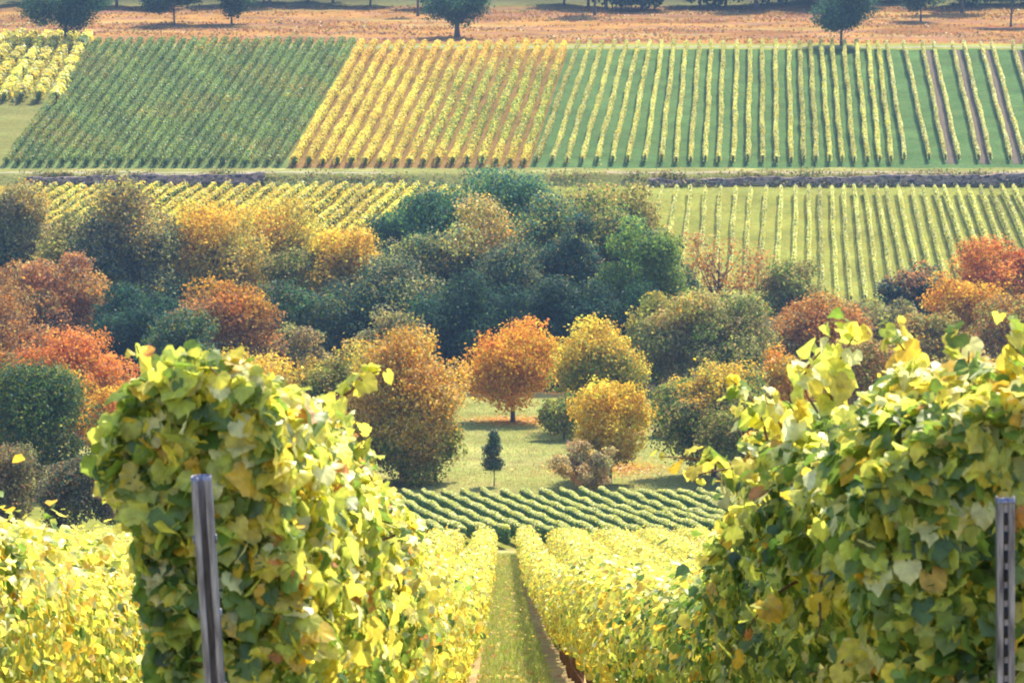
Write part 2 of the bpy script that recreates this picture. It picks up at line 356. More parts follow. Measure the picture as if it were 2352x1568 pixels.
# golden block
n = 17
def goldmix(P, c, r):
    t = (P[:, 1]-518)/99; hi = np.exp(-((t-.86)/.12)**2)*.45; k = r.uniform(0, 1, len(P)) < hi; c = c.copy(); c[k] = pick(([RUST*1.6, GOLD*.8], [2, 1]), k.sum(), r)
    xr = P[:, 0]-((1-t)*xpix(930, 518)+t*xpix(1060, 617)); k = r.uniform(0, 1, len(P)) < np.clip((xr+4)/14, 0, .6)*np.clip((.9-t)*4, 0, 1)*np.clip(t*5, .15, 1); c[k] = pick(([GRN*1.2, LIME*.7], [2, 2]), k.sum(), r); return c
block(np.linspace(832, 1296, n), np.linspace(674, 1204, n), PT, PB, lambda i, n: ordlab(i, n, 'golden upper hillside vine row', 'right of the green block', 'left of the grassy block'),
      H=1.5, W=.46, dens=76, size=.25, pal=([YEL, GOLD, LIME*.8, RUST], [.5, .4, .06, .04]), group='golden vine rows of the far hillside', colf=goldmix)
# yellow tops over green grass
tops = [305,360,415,470,525,580,635,690,745,800,860,915,970,1035,1095,1150,1210,1270,1320,1370,1420,1470,1525,1580,1635,1680]
bots = [115,185,250,320,392,462,535,612,685,752,820,888,952,1018,1083,1150,1215,1283,1342,1400,1460,1515,1572,1635,1690,1745]
block([c2(x) for x in tops], [c2(x) for x in bots], PT, PB-4, lambda i, n: ordlab(i, n, 'yellow vine row on green grass', 'right of the golden block', 'left of the wide lane'),
      H=1.45, W=.26, dens=66, size=.21, pal=([YEL*.9, LIME*.9, PALE*.85, GOLD*.8, GRN], [.36, .2, .26, .1, .08]), group='yellow vine rows on green grass')
# right hand end, rows in pairs with bare soil between
tops = [1722,1800,1885,1935,2022,2075,2155,2205,2300,2350,2440,2500]; bots = [1805,1915,1990,2052,2145,2200,2292,2350,2450,2505,2600,2660]
block([c2(x) for x in tops], [c2(x) for x in bots], PT+2, PB-10, lambda i, n: f'pale vine row at the upper right, {ORD[i+1]} after the evenly spaced rows',
      H=1.45, W=.21, dens=56, size=.21, pal=([YEL*.8, PALE, LIME*.8, RUST], [.3, .42, .2, .08]), group='paired pale vine rows on the right hillside')
for a, b in ((1885, 1990), (2022, 2145), (2155, 2292), (2300, 2450)):
    q = [at(c2(a+8), PT+4), at(c2(a+44), PT+4), at(c2(b+54), PB-9), at(c2(b+6), PB-9)]; k = 40; t = np.linspace(0, 1, k)[:, None]
    Lf = q[0]+(q[3]-q[0])*t; Rt = q[1]+(q[2]-q[1])*t; V = np.stack([Lf, Rt], 1).reshape(-1, 3); V[:, 2] = gh(V[:, 0], V[:, 1])+.03
    i = np.arange(k-1)*2; tag(mesh_obj('soil', V, [np.c_[i, i+1, i+3, i+2]], plain_mat('bare_soil', (.065, .045, .025), .95, 0, 2, .4)), kind='structure')
# lower right field
tops = [560,622,690,755,820,890,960,1030,1095,1165,1235,1305,1365,1415,1470,1520,1570,1620,1675,1720,1775,1835,1885,1940,1985,2045,2095,2150,2195,2250,2305,2360,2415]
bots = [440,520,600,680,765,850,925,990,1065,1140,1215,1290,1362,1425,1490,1555,1625,1690,1755,1820,1885,1950,2015,2085,2150,2215,2280,2345,2410,2475,2540,2605,2670]
block([c2(x) for x in tops], [c2(x) for x in bots], 447, 702, lambda i, n: ordlab(i, n, 'pale yellow vine row below the right stone wall', 'right of the wood', 'from the right edge'),
      H=1.25, W=.23, dens=60, size=.18, pal=([YEL*.9, LIME, PALE, GRN], [.36, .24, .34, .06]), group='yellow vine rows of the lower right field')
# lower left field
n = 31
tp = np.linspace(60, 1060, n)
block(tp, tp-265-np.linspace(60, -60, n), 444, 640, lambda i, n: ordlab(i, n, 'golden vine row below the left wall', 'from the left', 'left of the dark wood'),
      H=1.45, W=.42, dens=34, size=.34, pal=([YEL, GOLD*1.0, LIME*.9, PALE*.8], [.52, .24, .16, .08]), group='golden vine rows of the lower left field')
# upper left corner: old patchy yellow rows
tp = np.linspace(-200, 205, 14)
block(tp, [x-195+9*i for i, x in enumerate(tp)], 96, 240, lambda i, n: f'patchy yellow vine row, upper left corner, {ORD[i+1]} from the left',
      H=1.9, W=.62, dens=50, size=.5, pal=([YEL, PALE, LIME*.8, GOLD], [.5, .2, .15, .15]), group='patchy yellow vine rows in the upper left corner', lump=.45, gap=.5)
tp = [-60, -20]
block(tp, [x-90 for x in tp], 285, 385, lambda i, n: ['yellow vine row at the left edge below the grass patch', 'short yellow vine row beside the grass patch'][i],
      H=1.6, W=.5, dens=36, size=.42, pal=([YEL, LIME*.7, GOLD], [.4, .3, .3]), group='yellow vine rows at the left edge', lump=.4)
# green field in the valley
n = 31
tx = np.linspace(700, 2060, n)
for i, x in enumerate(tx):      # neat thin rows, pale on top: sunlit tops put into the leaf colour
    a = np.array([xpix(x, 262), 262, 0.]); b = np.array([xpix(x+185+85*(x-900)/700, 201), 201, 0.]); mid = (a+b)/2+np.array([-.15, 0, 0]); 
    p = np.array([(1-t)**2*b+2*t*(1-t)*mid+t*t*a for t in np.linspace(0, 1, 40)]); p[:, 2] = gh(p[:, 0], p[:, 1]); sd_ = ns()
    Hf = lambda y: 1.25+.05*np.sin(np.asarray(y)*.6+i); Wf = lambda y: .17+.02*np.sin(np.asarray(y)*.9+i*2)
    P, out, s, th, r = row_points(p, Hf, Wf, .18, 240, .14, sd_, lump=.09); m = len(P)
    col = pick(([TEAL*1.25, GRN*.9, DGR*1.3, LIME*.5], [.42, .3, .2, .08]), m, r)
    k = (P[:, 2]-gh(P[:, 0], P[:, 1]) > 1.08) & (r.uniform(0, 1, m) < .9); col[k] = pick(([LIME*1.1, PALE*.95, YEL*.8], [2, 2, 1]), k.sum(), r)
    root = empty('vine_row', p[0]); V, f, c = join([leaves(P, norm(out)+r.normal(0, .5, (m, 3)), r.normal(0, 1, (m, 3)), .12*r.uniform(.6, 1.4, m), col, T_FOLD, r), core(p, Hf, Wf, .18)])
    mesh_obj('foliage', V, f, M_ROW, root, c, loc=p[0])
    tag(root, ordlab(i, n, 'dark green vine row in the valley field', 'from the left end', 'from the right end'), 'vine row', 'dark green vine rows of the valley field')

# ------------------------------------------------------------------ stone terrace walls
def wall_mat():
    m, t, out = newmat('dark_field_stone'); N = t.nodes.new; L = t.links.new
    tc = N('ShaderNodeTexCoord'); mp = N('ShaderNodeMapping'); mp.inputs['Scale'].default_value = (1.3, 1.3, 2.4); L(tc.outputs['Object'], mp.inputs[0])
    v = N('ShaderNodeTexVoronoi'); v.inputs['Scale'].default_value = 1.4; L(mp.outputs[0], v.inputs['Vector'])
    cr = N('ShaderNodeValToRGB'); cr.color_ramp.elements[0].color = (.03, .025, .03, 1); cr.color_ramp.elements[1].color = (.34, .24, .20, 1)
    sx = N('ShaderNodeSeparateColor'); L(v.outputs['Color'], sx.inputs[0]); L(sx.outputs[0], cr.inputs[0])
    p = N('ShaderNodeBsdfPrincipled'); p.inputs['Roughness'].default_value = .9; L(cr.outputs[0], p.inputs['Base Color'])
    b = N('ShaderNodeBump'); b.inputs['Strength'].default_value = .8; b.inputs['Distance'].default_value = .2; L(v.outputs['Distance'], b.inputs['Height']); L(b.outputs[0], p.inputs['Normal'])
    L(p.outputs[0], out.inputs[0]); return m
M_WALL = wall_mat()
def wall(pxa, pxb, h0, h1, label):
    xa, xb = xpix(pxa, 506, 400), xpix(pxb, 506, 400); xs = np.arange(xa, xb, .45); k = 7; zs = np.linspace(-.15, 1, k); r = np.random.default_rng(5)
    V = []; 
    for yy, side in ((506.3, 0), (507.4, 1)):
        for z in zs:
            for x in xs:
                hh = h0+(h1-h0)*(x-xa)/(xb-xa)+.06*math.sin(x*1.7)+.12*math.sin(x*.23)*math.sin(x*.61)
                V.append((x, yy+r.uniform(-.07, .07)-(.18*(1-z) if not side else 0), gh(x, 505.5)+max(z, -.15)*hh+r.uniform(-.04, .04)))
    V = np.array(V); n = len(xs); f = []
    for j in range(k-1):
        for i in range(n-1):
            a = j*n+i; f.append((a, a+1, a+n+1, a+n)); b = k*n+a; f.append((b+1, b, b+n, b+n+1))
    t0, t1 = (k-1)*n, (2*k-1)*n
    for i in range(n-1): f.append((t0+i, t0+i+1, t1+i+1, t1+i))
    for j in range(k-1):
        f.append((j*n, (j+1)*n, (k+j+1)*n, (k+j)*n)); f.append((j*n+n-1, (k+j)*n+n-1, (k+j+1)*n+n-1, (j+1)*n+n-1))
    o = mesh_obj('stone_wall', V, [np.array(f)], M_WALL, loc=V.mean(0)); tag(o, label, 'wall'); return o
wall(60, 612, 1.3, 1.75, 'low dark stone terrace wall on the left above golden vines')
wall(1490, 2620, .95, 1.95, 'long dark stone terrace wall on the right above pale yellow vine rows')

# ------------------------------------------------------------------ trees
def make_tree(px, wpx, top, base, pal, label, name='broadleaf_tree', group=None, seed=0, leaf=None, dens=1.0, cb=.16, shape='round', trunk_r=None, low=None, lowk=.4, topc=None, depth=None, cap=36000):
    """px centre, crown width, top and base in picture units; the tree stands where base meets the ground"""
    r = np.random.default_rng(seed); g0 = at(px, base)
    if depth: g0 = np.array([xpix(px, depth), depth, float(gh(xpix(px, depth), depth))])
    Y = g0[1]; Ht = zpix(top, Y)-g0[2]; Wd = (1.18 if base > 900 else 1.36)*wpx/F*Y; Ht *= 1.0 if base > 900 else 1.05
    root = empty(name, g0)
    rx = Wd/2; cz0 = Ht*cb; rz = (Ht-cz0)/2; cz = cz0+rz; ry = rx*.92
    if leaf is None: leaf = .00068*Y
    leaf *= 1.0
    # clumps
    nc = {'round': 84, 'tall': 86, 'bare': 64, 'willow': 84, 'shrub': 40, 'small': 14, 'field': 34}[shape]
    cs = []
    rc0 = {'field': .38, 'small': .5}.get(shape, .225)*min(rx, rz)
    nl = {'small': 3, 'field': 5}.get(shape, 12); lob = []
    while len(lob) < nl:
        d = r.normal(0, 1, 3); d /= np.linalg.norm(d)
        if all(np.dot(d, e) < .8 for e in lob): lob.append(d)
        elif r.uniform() < .02: lob.append(d)
    lr = r.uniform(.52, .76, nl)
    while len(cs) < nc:
        if len(cs) % 5:
            j = r.integers(nl); e = r.normal(0, 1, 3); e /= np.linalg.norm(e); d = lob[j]*lr[j]+e*r.uniform(.15, .33)
        else: d = r.normal(0, 1, 3); d = d/np.linalg.norm(d)*r.uniform(.2, .75)
        q = np.linalg.norm(d); d = d/q; q = min(q, .9)
        z = d[2]*q
        wz = 1.0 if z > -.2 else 1-.35*(-.2-z)
        if shape == 'tall': wz *= 1-.18*max(z, 0)
        if z < 0 and shape in ('round', 'willow', 'shrub'): wz *= (1/max(1-d[2]**2, .12))**.3
        if shape == 'small':
            z = r.uniform(-.95, 1); cs.append((r.normal(0, .2)*rx*(1.1-.7*z*(z > 0)), r.normal(0, .2)*rx, cz+z*rz*.9, rx*r.uniform(.3, .55)*(1-.45*max(z, 0)))); continue
        cs.append((d[0]*q*rx*wz*.93, d[1]*q*ry*wz*.93, cz+z*rz*.95, rc0*r.uniform(.7, 1.45)))
    cs = np.array(cs)
    cs[:, 2] = np.minimum(cs[:, 2], Ht-cs[:, 3]*.8)
    area = 4*math.pi*rx*rz; ntot = int(min(cap, dens*area/(leaf*leaf)*4.2))
    wts = cs[:, 3]**2; idx = r.choice(nc, ntot, p=wts/wts.sum())
    d = norm(r.normal(0, 1, (ntot, 3))); q = 1+r.normal(0, .16, ntot)+.12*np.sin(d[:, 0]*7+idx)+.1*np.sin(d[:, 2]*9+idx*2)
    flat = np.array([1.1, 1.1, .8])
    P = cs[idx, :3]+d*flat*(cs[idx, 3]*q)[:, None]
    if shape in ('willow',): P[:, 2] -= np.abs(r.normal(0, .3, ntot))*cs[idx, 3]
    # loose twigs that break the outline
    k = r.uniform(0, 1, ntot) < .08; P[k] += d[k]*(cs[idx[k], 3]*r.uniform(.1, .55, k.sum()))[:, None]
    P[:, 2] = np.maximum(P[:, 2], .15)
    Nn = d+r.normal(0, .6, (ntot, 3))+[0, 0, .35]; T = r.normal(0, 1, (ntot, 3))+[0, 0, -.5]
    col = pick(pal, ntot, r)
    cl = np.exp(r.normal(0, .17, (nc, 1)))*(1+r.normal(0, .07, (nc, 3))); col = col*cl[idx]
    hf = (P[:, 2]-cz0)/(Ht-cz0)+.14*np.sin(P[:, 0]/rx*3+seed)+.05*r.normal(0, 1, ntot)
    if low is not None:
        k = (hf < lowk) & (r.uniform(0, 1, ntot) < .85); col[k] = pick(low, k.sum(), r)*cl[idx[k]]
    if topc is not None:
        k = (hf > .72) & (r.uniform(0, 1, ntot) < .8); col[k] = pick(topc, k.sum(), r)*cl[idx[k]]
    V, f, c = leaves(P, Nn, T, leaf*r.uniform(.55, 1.4, ntot), np.clip(col, 0, .9), T_FOLD, r)
    # limbs and trunk
    tr = trunk_r or max(.05, Ht*.018)
    lean = r.normal(0, .02*Ht, 2)
    tp = np.array([[0, 0, -.3], [0, 0, .12*Ht], [lean[0]*.4, lean[1]*.4, .4*Ht], [lean[0], lean[1], .78*Ht]])
    parts = [tube(tp, [tr*1.45, tr, tr*.75, tr*.25], 8)]
    for j in r.choice(nc, min(nc, 26 if shape == 'bare' else 16), replace=False):
        e = cs[j, :3]; s0 = r.uniform(.2, .62); b0 = np.array([lean[0]*s0, lean[1]*s0, s0*Ht*.95]); b0[2] = min(b0[2], max(e[2]*.8, .1*Ht))
        mid = b0+(e-b0)*.5+[0, 0, -.04*Ht]; parts.append(tube([b0, mid, e, e+(e-mid)*.35], [tr*.4, tr*.27, tr*.13, tr*.04], 5))
    Vt, ft, ct = join(parts)
    mesh_obj('trunk', Vt, ft, M_BARK, root, smooth=True)
    mesh_obj('crown', V, f, M_TREE, root, c)
    tag(root, label, 'shrub' if 'shrub' in name else 'tree', group); return root

OR_ = np.array([.72, .29, .035]); RED = np.array([.64, .20, .05]); TAN = np.array([.46, .33, .11]); OLV = np.array([.34, .33, .075]); GREY = np.array([.26, .245, .12]); AMB = np.array([.76, .42, .035]); BRN = np.array([.29, .17, .09]); BGR = np.array([.04, .09, .065])
pO = ([OR_, AMB, RED, GOLD], [.30, .46, .02, .22]); pY = ([GOLD, YEL*.85, AMB, LIME*.7], [.4, .3, .18, .12]); pR = ([RED, OR_, RUST*1.2, BRN], [.3, .35, .25, .1])
pRust = ([RUST, OR_*.7, BRN, TAN], [.35, .2, .25, .2]); pTan = ([TAN*1.1, OLV, GREY, AMB*.8], [.4, .25, .2, .15]); pOl = ([OLV, TAN*.8, GRN*.8, LIME*.5], [.4, .2, .25, .15])
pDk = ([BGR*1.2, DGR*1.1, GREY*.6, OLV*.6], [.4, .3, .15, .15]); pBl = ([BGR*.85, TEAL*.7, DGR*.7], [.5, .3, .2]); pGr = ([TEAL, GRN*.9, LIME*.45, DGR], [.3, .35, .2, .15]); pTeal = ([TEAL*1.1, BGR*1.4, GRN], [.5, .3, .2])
pGy = ([GREY, OLV*.8, TAN*.7], [.5, .3, .2]); pGreen = ([GRN*1.1, LIME*.6, TEAL*1.3], [.5, .3, .2]); pOY = ([AMB, OLV*1.2, GOLD*.8, LIME*.6], [.3, .3, .2, .2]); pOch = ([TAN*1.3, AMB*.85, OLV*1.3, GOLD*.8], [.28, .26, .2, .26])
W_ = 'trees of the valley wood'
trees = [
 # clearing
 (1178, 200, 716, 972, pO, 'round bright orange tree with bare trunk standing alone in the clearing', dict(cb=.14, topc=([OR_, RED, AMB], [1, .5, .4]), trunk_r=.17, shape='round', dens=1.2)),
 (1385, 215, 712, 992, ([GOLD*.95, OLV, AMB*.8, YEL*.7], [.4, .15, .2, .25]), 'round tree with golden top and green lower crown beside the orange tree', dict(topc=pY, low=([OLV, GRN, TAN], [.5, .3, .2]), lowk=.55, cb=.08)),
 (1400, 180, 856, 1108, ([GOLD, YEL*.9, AMB], [.45, .3, .25]), 'smaller golden yellow tree in front of the clearing', dict(cb=.06, low=([TAN, LIME*.7, GOLD*.8], [1, 1, 1]), lowk=.25, dens=1.1)),
 (1295, 110, 900, 1010, pOl, 'low dark green tree at the right foot of the orange tree', dict(cb=.05)),
 # left group
 (925, 265, 742, 1108, pOch, 'large ochre tree with green skirt left of the clearing', dict(cb=.04, topc=([AMB*.8, OR_*.7, TAN], [1, 1, 1]), low=([GRN*.9, OLV, TAN], [.45, .35, .2]), lowk=.22, dens=1.2)),
 (1000, 120, 930, 1106, pOl, 'low olive green tree touching the large ochre tree', dict(cb=.03)),
 (900, 165, 702, 960, pGy, 'grey-green tree looking over the ochre tree', dict()),
 (765, 200, 772, 1085, pOl, 'broad olive tree between ochre tree and left vine row', dict(topc=pOch, cb=.05)),
 (600, 240, 778, 1080, ([GOLD, AMB, TAN*1.2, YEL*.7], [.3, .3, .2, .2]), 'golden orange tree behind the top of the left vine row', dict(cb=.05)),
 (525, 235, 630, 905, pRust, 'rusty orange dome-shaped tree before the dark wood', dict(topc=([OR_*.85, AMB*.7], [1, 1]), low=([BRN, GREY, RUST*.6], [1, 1, .6]), lowk=.4)),
 (440, 120, 768, 930, pTan, 'small tan tree above the left vine row', dict()),
 (682, 100, 748, 900, ([TAN, GREY, OLV], [1, 1, .6]), 'small pale grey-brown tree between rusty and ochre trees', dict()),
 (178, 250, 733, 1010, pR, 'copper red tree with wide crown at the left', dict(cb=.05, low=pRust, lowk=.35)),
 (262, 140, 862, 1060, ([OR_, AMB, GOLD], [.4, .35, .25]), 'bright orange tree behind the left edge of the vine row', dict(cb=.05)),
 (150, 150, 825, 1050, pO, 'small orange tree above the dark green tree', dict(cb=.05)),
 (90, 250, 815, 1135, ([BGR*1.2, GRN*.6, OLV*.7, DGR], [.3, .25, .25, .2]), 'dark green round tree at the left edge', dict(cb=.03)),
 (-30, 170, 770, 1100, pRust, 'brown tree cut by the left edge of the picture', dict(cb=.05)),
 (30, 170, 1010, 1215, ([GREY*.9, BRN, OLV*.6], [.5, .25, .25]), 'grey-brown tree low at the left edge above yellow vines', dict(cb=.02)),
 (175, 190, 1045, 1222, ([GREY*.75, BRN*.8, BGR], [.5, .25, .25]), 'dusky brown shrubby tree beside the left vine row', dict(cb=.02)),
 (300, 150, 1050, 1215, ([GREY*.8, BRN*.8, OLV*.6], [.5, .25, .25]), 'brownish tree hidden behind the left vine row', dict(cb=.02)),
 (420, 260, 900, 1150, pOl, 'olive tree hidden behind the left vine row', dict(cb=.03)),
 (640, 260, 930, 1150, pOch, 'ochre tree behind the middle of the left vine row', dict(cb=.03)),
 (935, 250, 880, 1110, pOch, 'broad low green skirted tree under the large ochre tree', dict(cb=0, low=([GRN, OLV, TAN], [.4, .35, .25]), lowk=.45)),
 (-20, 240, 640, 900, pRust, 'rusty tree at the left edge between olive and copper red trees', dict(cb=0)),
 (420, 170, 690, 930, pDk, 'dark tree left of the rusty dome-shaped tree', dict(cb=0)),
 (1700, 170, 900, 1112, pOl, 'low olive tree at the left side of the right vine row', dict(cb=0)),
 # back left
 (110, 300, 590, 835, pRust, 'dull rusty brown tree at the left above the copper red tree', dict(low=([BRN*.8, GREY*.6], [1, 1]), lowk=.35, cb=.05)),
 (40, 170, 412, 760, pGy, 'tall grey-olive tree with tan tip at the left edge', dict(topc=pTan, shape='tall', cb=.08, low=pDk, lowk=.45)),
 (155, 130, 480, 780, ([OLV*1.1, TAN, LIME*.5], [.5, .3, .2]), 'slender olive yellow tree between two tall grey-green trees', dict(shape='tall', cb=.05)),
 (310, 215, 418, 800, ([GREY, OLV*.8, BGR*1.2], [.4, .3, .3]), 'tall grey-green tree with tan top left of the golden trees', dict(topc=pTan, shape='tall', low=pDk, lowk=.4, cb=.04)),
 (495, 210, 452, 790, ([GOLD*.85, OLV*1.2, TAN], [.4, .35, .25]), 'open yellow-olive tree with golden top and visible limbs', dict(topc=([GOLD, AMB], [1, 1]), shape='bare', dens=1.1, cb=.12)),
 (635, 190, 466, 760, ([GOLD*.9, OLV*1.3, YEL*.7], [.5, .2, .3]), 'golden tree left of the centre with forked limbs', dict(topc=([GOLD, YEL*.85, AMB], [1, 1, 1]), shape='bare', dens=1.1, cb=.12)),
 (785, 175, 518, 800, ([AMB, GOLD, YEL*.7], [.4, .4, .2]), 'amber tree with flat top beside the dark wood', dict(low=([GOLD*.7, OLV], [1, 1]), lowk=.5)),
 (430, 120, 470, 780, ([GOLD, TAN, OLV, LIME*.7], [.35, .25, .25, .15]), 'golden olive tree between grey-green and open golden trees', dict(topc=pY, cb=.05)),
 (560, 130, 462, 720, ([GOLD, AMB, YEL*.8], [.4, .3, .3]), 'bright golden tree behind the small dark conifer-like tree', dict(cb=.05)),
 (715, 130, 498, 740, ([GOLD, AMB, YEL*.8], [.4, .35, .25]), 'bright golden tree left of the amber flat-topped tree', dict(cb=.05)),
 (550, 66, 525, 740, pBl, 'small dark conifer-like tree among the golden trees', dict(shape='tall')),
 (690, 150, 575, 800, pOl, 'olive green tree under the amber tree', dict(low=pDk, lowk=.4)),
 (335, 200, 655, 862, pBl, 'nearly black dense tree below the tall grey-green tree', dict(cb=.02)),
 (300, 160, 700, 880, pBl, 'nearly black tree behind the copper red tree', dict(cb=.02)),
 (660, 190, 650, 880, pDk, 'dark green tree behind the rusty dome-shaped tree', dict(cb=.02)),
 # dark centre
 (880, 300, 585, 868, ([TEAL*.75, BGR, OLV*.7], [.45, .35, .2]), 'broad dark willow-like tree left of the centre', dict(shape='willow', cb=.03, topc=([OLV*.9, GREY, TEAL], [1, 1, 1]), dens=1.1)),
 (945, 170, 515, 840, ([OLV, GREY, TEAL*.9], [.4, .3, .3]), 'olive grey tree rising behind the willow-like tree', dict(cb=.05)),
 (925, 120, 458, 770, pTeal, 'green tree at the left shoulder of the tall wood', dict(cb=.1)),
 (1100, 270, 362, 800, ([TEAL*1.5, GRN*1.1, BGR*1.6], [.4, .3, .3]), 'tallest dark green tree of the wood with flat crown', dict(cb=.12, dens=1.1)),
 (1080, 220, 468, 835, pTan, 'brown and olive tree in front of the tallest tree', dict(low=pDk, lowk=.5, cb=.05)),
 (1178, 190, 372, 800, ([TEAL*1.5, GRN*1.0, BGR*1.6], [.4, .3, .3]), 'dark green tree merging with the right side of the tallest tree', dict(cb=.1)),
 (1000, 170, 405, 800, ([TEAL*1.4, GRN*1.0, BGR*1.6], [.4, .3, .3]), 'teal green tree merging with the left side of the tallest tree', dict(cb=.1)),
 (1225, 190, 450, 830, pOl, 'olive green tree right of the tallest tree', dict(topc=([TEAL*1.4, BGR*1.6, OLV], [1, 1, 1]), low=pDk, lowk=.45, cb=.05)),
 (1370, 220, 424, 800, ([BGR*1.2, OLV*.8, TEAL*.8], [.4, .3, .3]), 'blue-green tree with olive gold top on the right of the wood', dict(topc=([OLV*1.2, TAN, GRN], [1, 1, 1]), cb=.05)),
 (1310, 150, 500, 850, ([BGR*1.1, TEAL*.9, TAN*.5], [.4, .4, .2]), 'blue-green tree with brown patches in the dark wood', dict(cb=.03)),
 (1480, 165, 500, 868, pGreen, 'fresh green tree at the right end of the dark wood', dict(low=pDk, lowk=.35, cb=.03)),
 (1540, 110, 560, 850, ([BGR*1.2, OLV*.7], [1, 1]), 'dark tree between fresh green and red open trees', dict(cb=.03)),
 (1175, 190, 560, 858, ([BGR, GREY*.8, OLV*.7], [.5, .3, .2]), 'dusky tree in the middle of the dark wood', dict(cb=.02)),
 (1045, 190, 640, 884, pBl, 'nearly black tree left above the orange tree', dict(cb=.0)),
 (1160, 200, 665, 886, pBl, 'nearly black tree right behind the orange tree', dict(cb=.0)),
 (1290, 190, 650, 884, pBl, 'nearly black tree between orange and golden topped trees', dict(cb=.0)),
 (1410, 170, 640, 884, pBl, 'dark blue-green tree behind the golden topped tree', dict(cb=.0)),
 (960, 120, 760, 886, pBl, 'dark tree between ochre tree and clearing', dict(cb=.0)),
 (1285, 180, 414, 760, ([OLV*1.2, LIME*.6, TAN], [.4, .3, .3]), 'yellowish olive tree behind the tallest tree, beside the road', dict(cb=.05)),
 (1445, 150, 430, 790, ([OLV*1.2, LIME*.6, TAN], [.4, .3, .3]), 'yellowish olive tree left of the lower right vine field', dict(cb=.05)),
 (1380, 120, 408, 640, ([OLV*1.2, LIME*.7, GOLD*.5], [.4, .3, .3]), 'small yellow-green tree at the road above the wood', dict(cb=.05)),
 # right
 (1650, 215, 528, 760, ([OR_*.75, TAN, RUST], [.4, .4, .2]), 'thin reddish tree through which the vine rows show', dict(shape='bare', dens=.12, cb=.2)),
 (1640, 320, 640, 905, ([OLV, GREY, GRN*.7, TAN*.8], [.35, .25, .2, .2]), 'big olive green tree right of the clearing', dict(cb=.03, topc=([OLV*1.2, AMB*.6, TAN], [1, .5, 1]), dens=1.1)),
 (1510, 110, 668, 900, ([YEL*.6, LIME*.55, OLV], [.35, .3, .35]), 'yellowish tree at the left flank of the big olive tree', dict(shape='tall', cb=.05)),
 (1812, 150, 590, 760, ([OLV, GRN, TAN], [.4, .3, .3]), 'small green tree at the foot of the right vine rows', dict()),
 (1880, 205, 674, 880, ([OR_*.8, TAN, RUST], [.45, .3, .25]), 'soft orange tree between green trees on the right', dict(cb=.05, low=([TAN, OLV], [1, 1]), lowk=.35)),
 (2035, 180, 688, 860, ([OLV, GREY, TAN*.8], [.4, .3, .3]), 'greyish olive tree below the right vine rows', dict()),
 (2105, 130, 605, 780, ([BGR*1.2, GREY*.9], [.6, .4]), 'dark rounded tree with a reddish cap on the right', dict(topc=([RUST, GREY], [2, 1]))),
 (2270, 170, 548, 800, pR, 'vivid red-orange tree at the right edge of the vine rows', dict(topc=([RED, OR_], [1, 1.4]), low=pO, lowk=.4)),
 (2365, 120, 538, 800, pR, 'deep red tree cut by the right edge', dict()),
 (2215, 150, 622, 830, ([AMB, GOLD, OR_*.8], [.4, .3, .3]), 'amber tree under the vivid red-orange tree', dict()),
 (2325, 170, 668, 880, ([OR_*.65, TAN, OLV], [.4, .35, .25]), 'brownish orange tree at the right edge above the vine', dict()),
 (2130, 160, 718, 880, ([TAN, OLV, AMB*.7], [.4, .35, .25]), 'tan tree behind the top of the right vine row', dict()),
 (1640, 230, 806, 1095, ([OLV, GRN*.9, BGR*1.3, TAN*.8], [.35, .3, .2, .15]), 'green tree with orange top beside the right vine row', dict(cb=.03, topc=([AMB, GOLD*.8, TAN], [1.2, 1, .6]), dens=1.15)),
 (1560, 110, 860, 1000, ([GRN*.9, OLV*1.1, LIME*.5], [.4, .4, .2]), 'low light green tree at the clearing\'s right side', dict(cb=.03)),
 (1795, 150, 783, 1060, ([AMB, OR_*.8, TAN*1.1], [.4, .3, .3]), 'orange tree behind the left side of the right vine row', dict(cb=.03)),
 (1960, 220, 760, 1040, ([TAN, OLV, RUST], [.4, .35, .25]), 'brown and olive tree behind the right vine row', dict(cb=.03)),
 (2200, 260, 800, 1060, ([OLV, TAN, AMB*.6], [.4, .35, .25]), 'olive brown tree hidden by the right vine row', dict(cb=.03)),
]
for i, (px, wp, tp_, bs, pal, lab, kw) in enumerate(trees):
    make_tree(px, wp, tp_, bs, pal, lab, seed=500+i, group=None if i < 3 else W_, **kw)
make_tree(1340, 200, 1008, 1128, ([BRN*1.5, TAN*1.3, GREY*1.9], [.2, .5, .3]), 'twiggy grey-brown shrub at the foot of the golden yellow tree', 'shrub', seed=700, shape='shrub', cb=0, dens=.8, leaf=.15, trunk_r=.05)
make_tree(1135, 52, 985, 1116, ([BGR*1.8, TEAL*1.2, GREY*1.2], [.4, .2, .4]), 'slim dark young tree alone in the meadow below the orange tree', 'young_tree', seed=701, shape='small', cb=.26, dens=1.0, leaf=.13, trunk_r=.04)
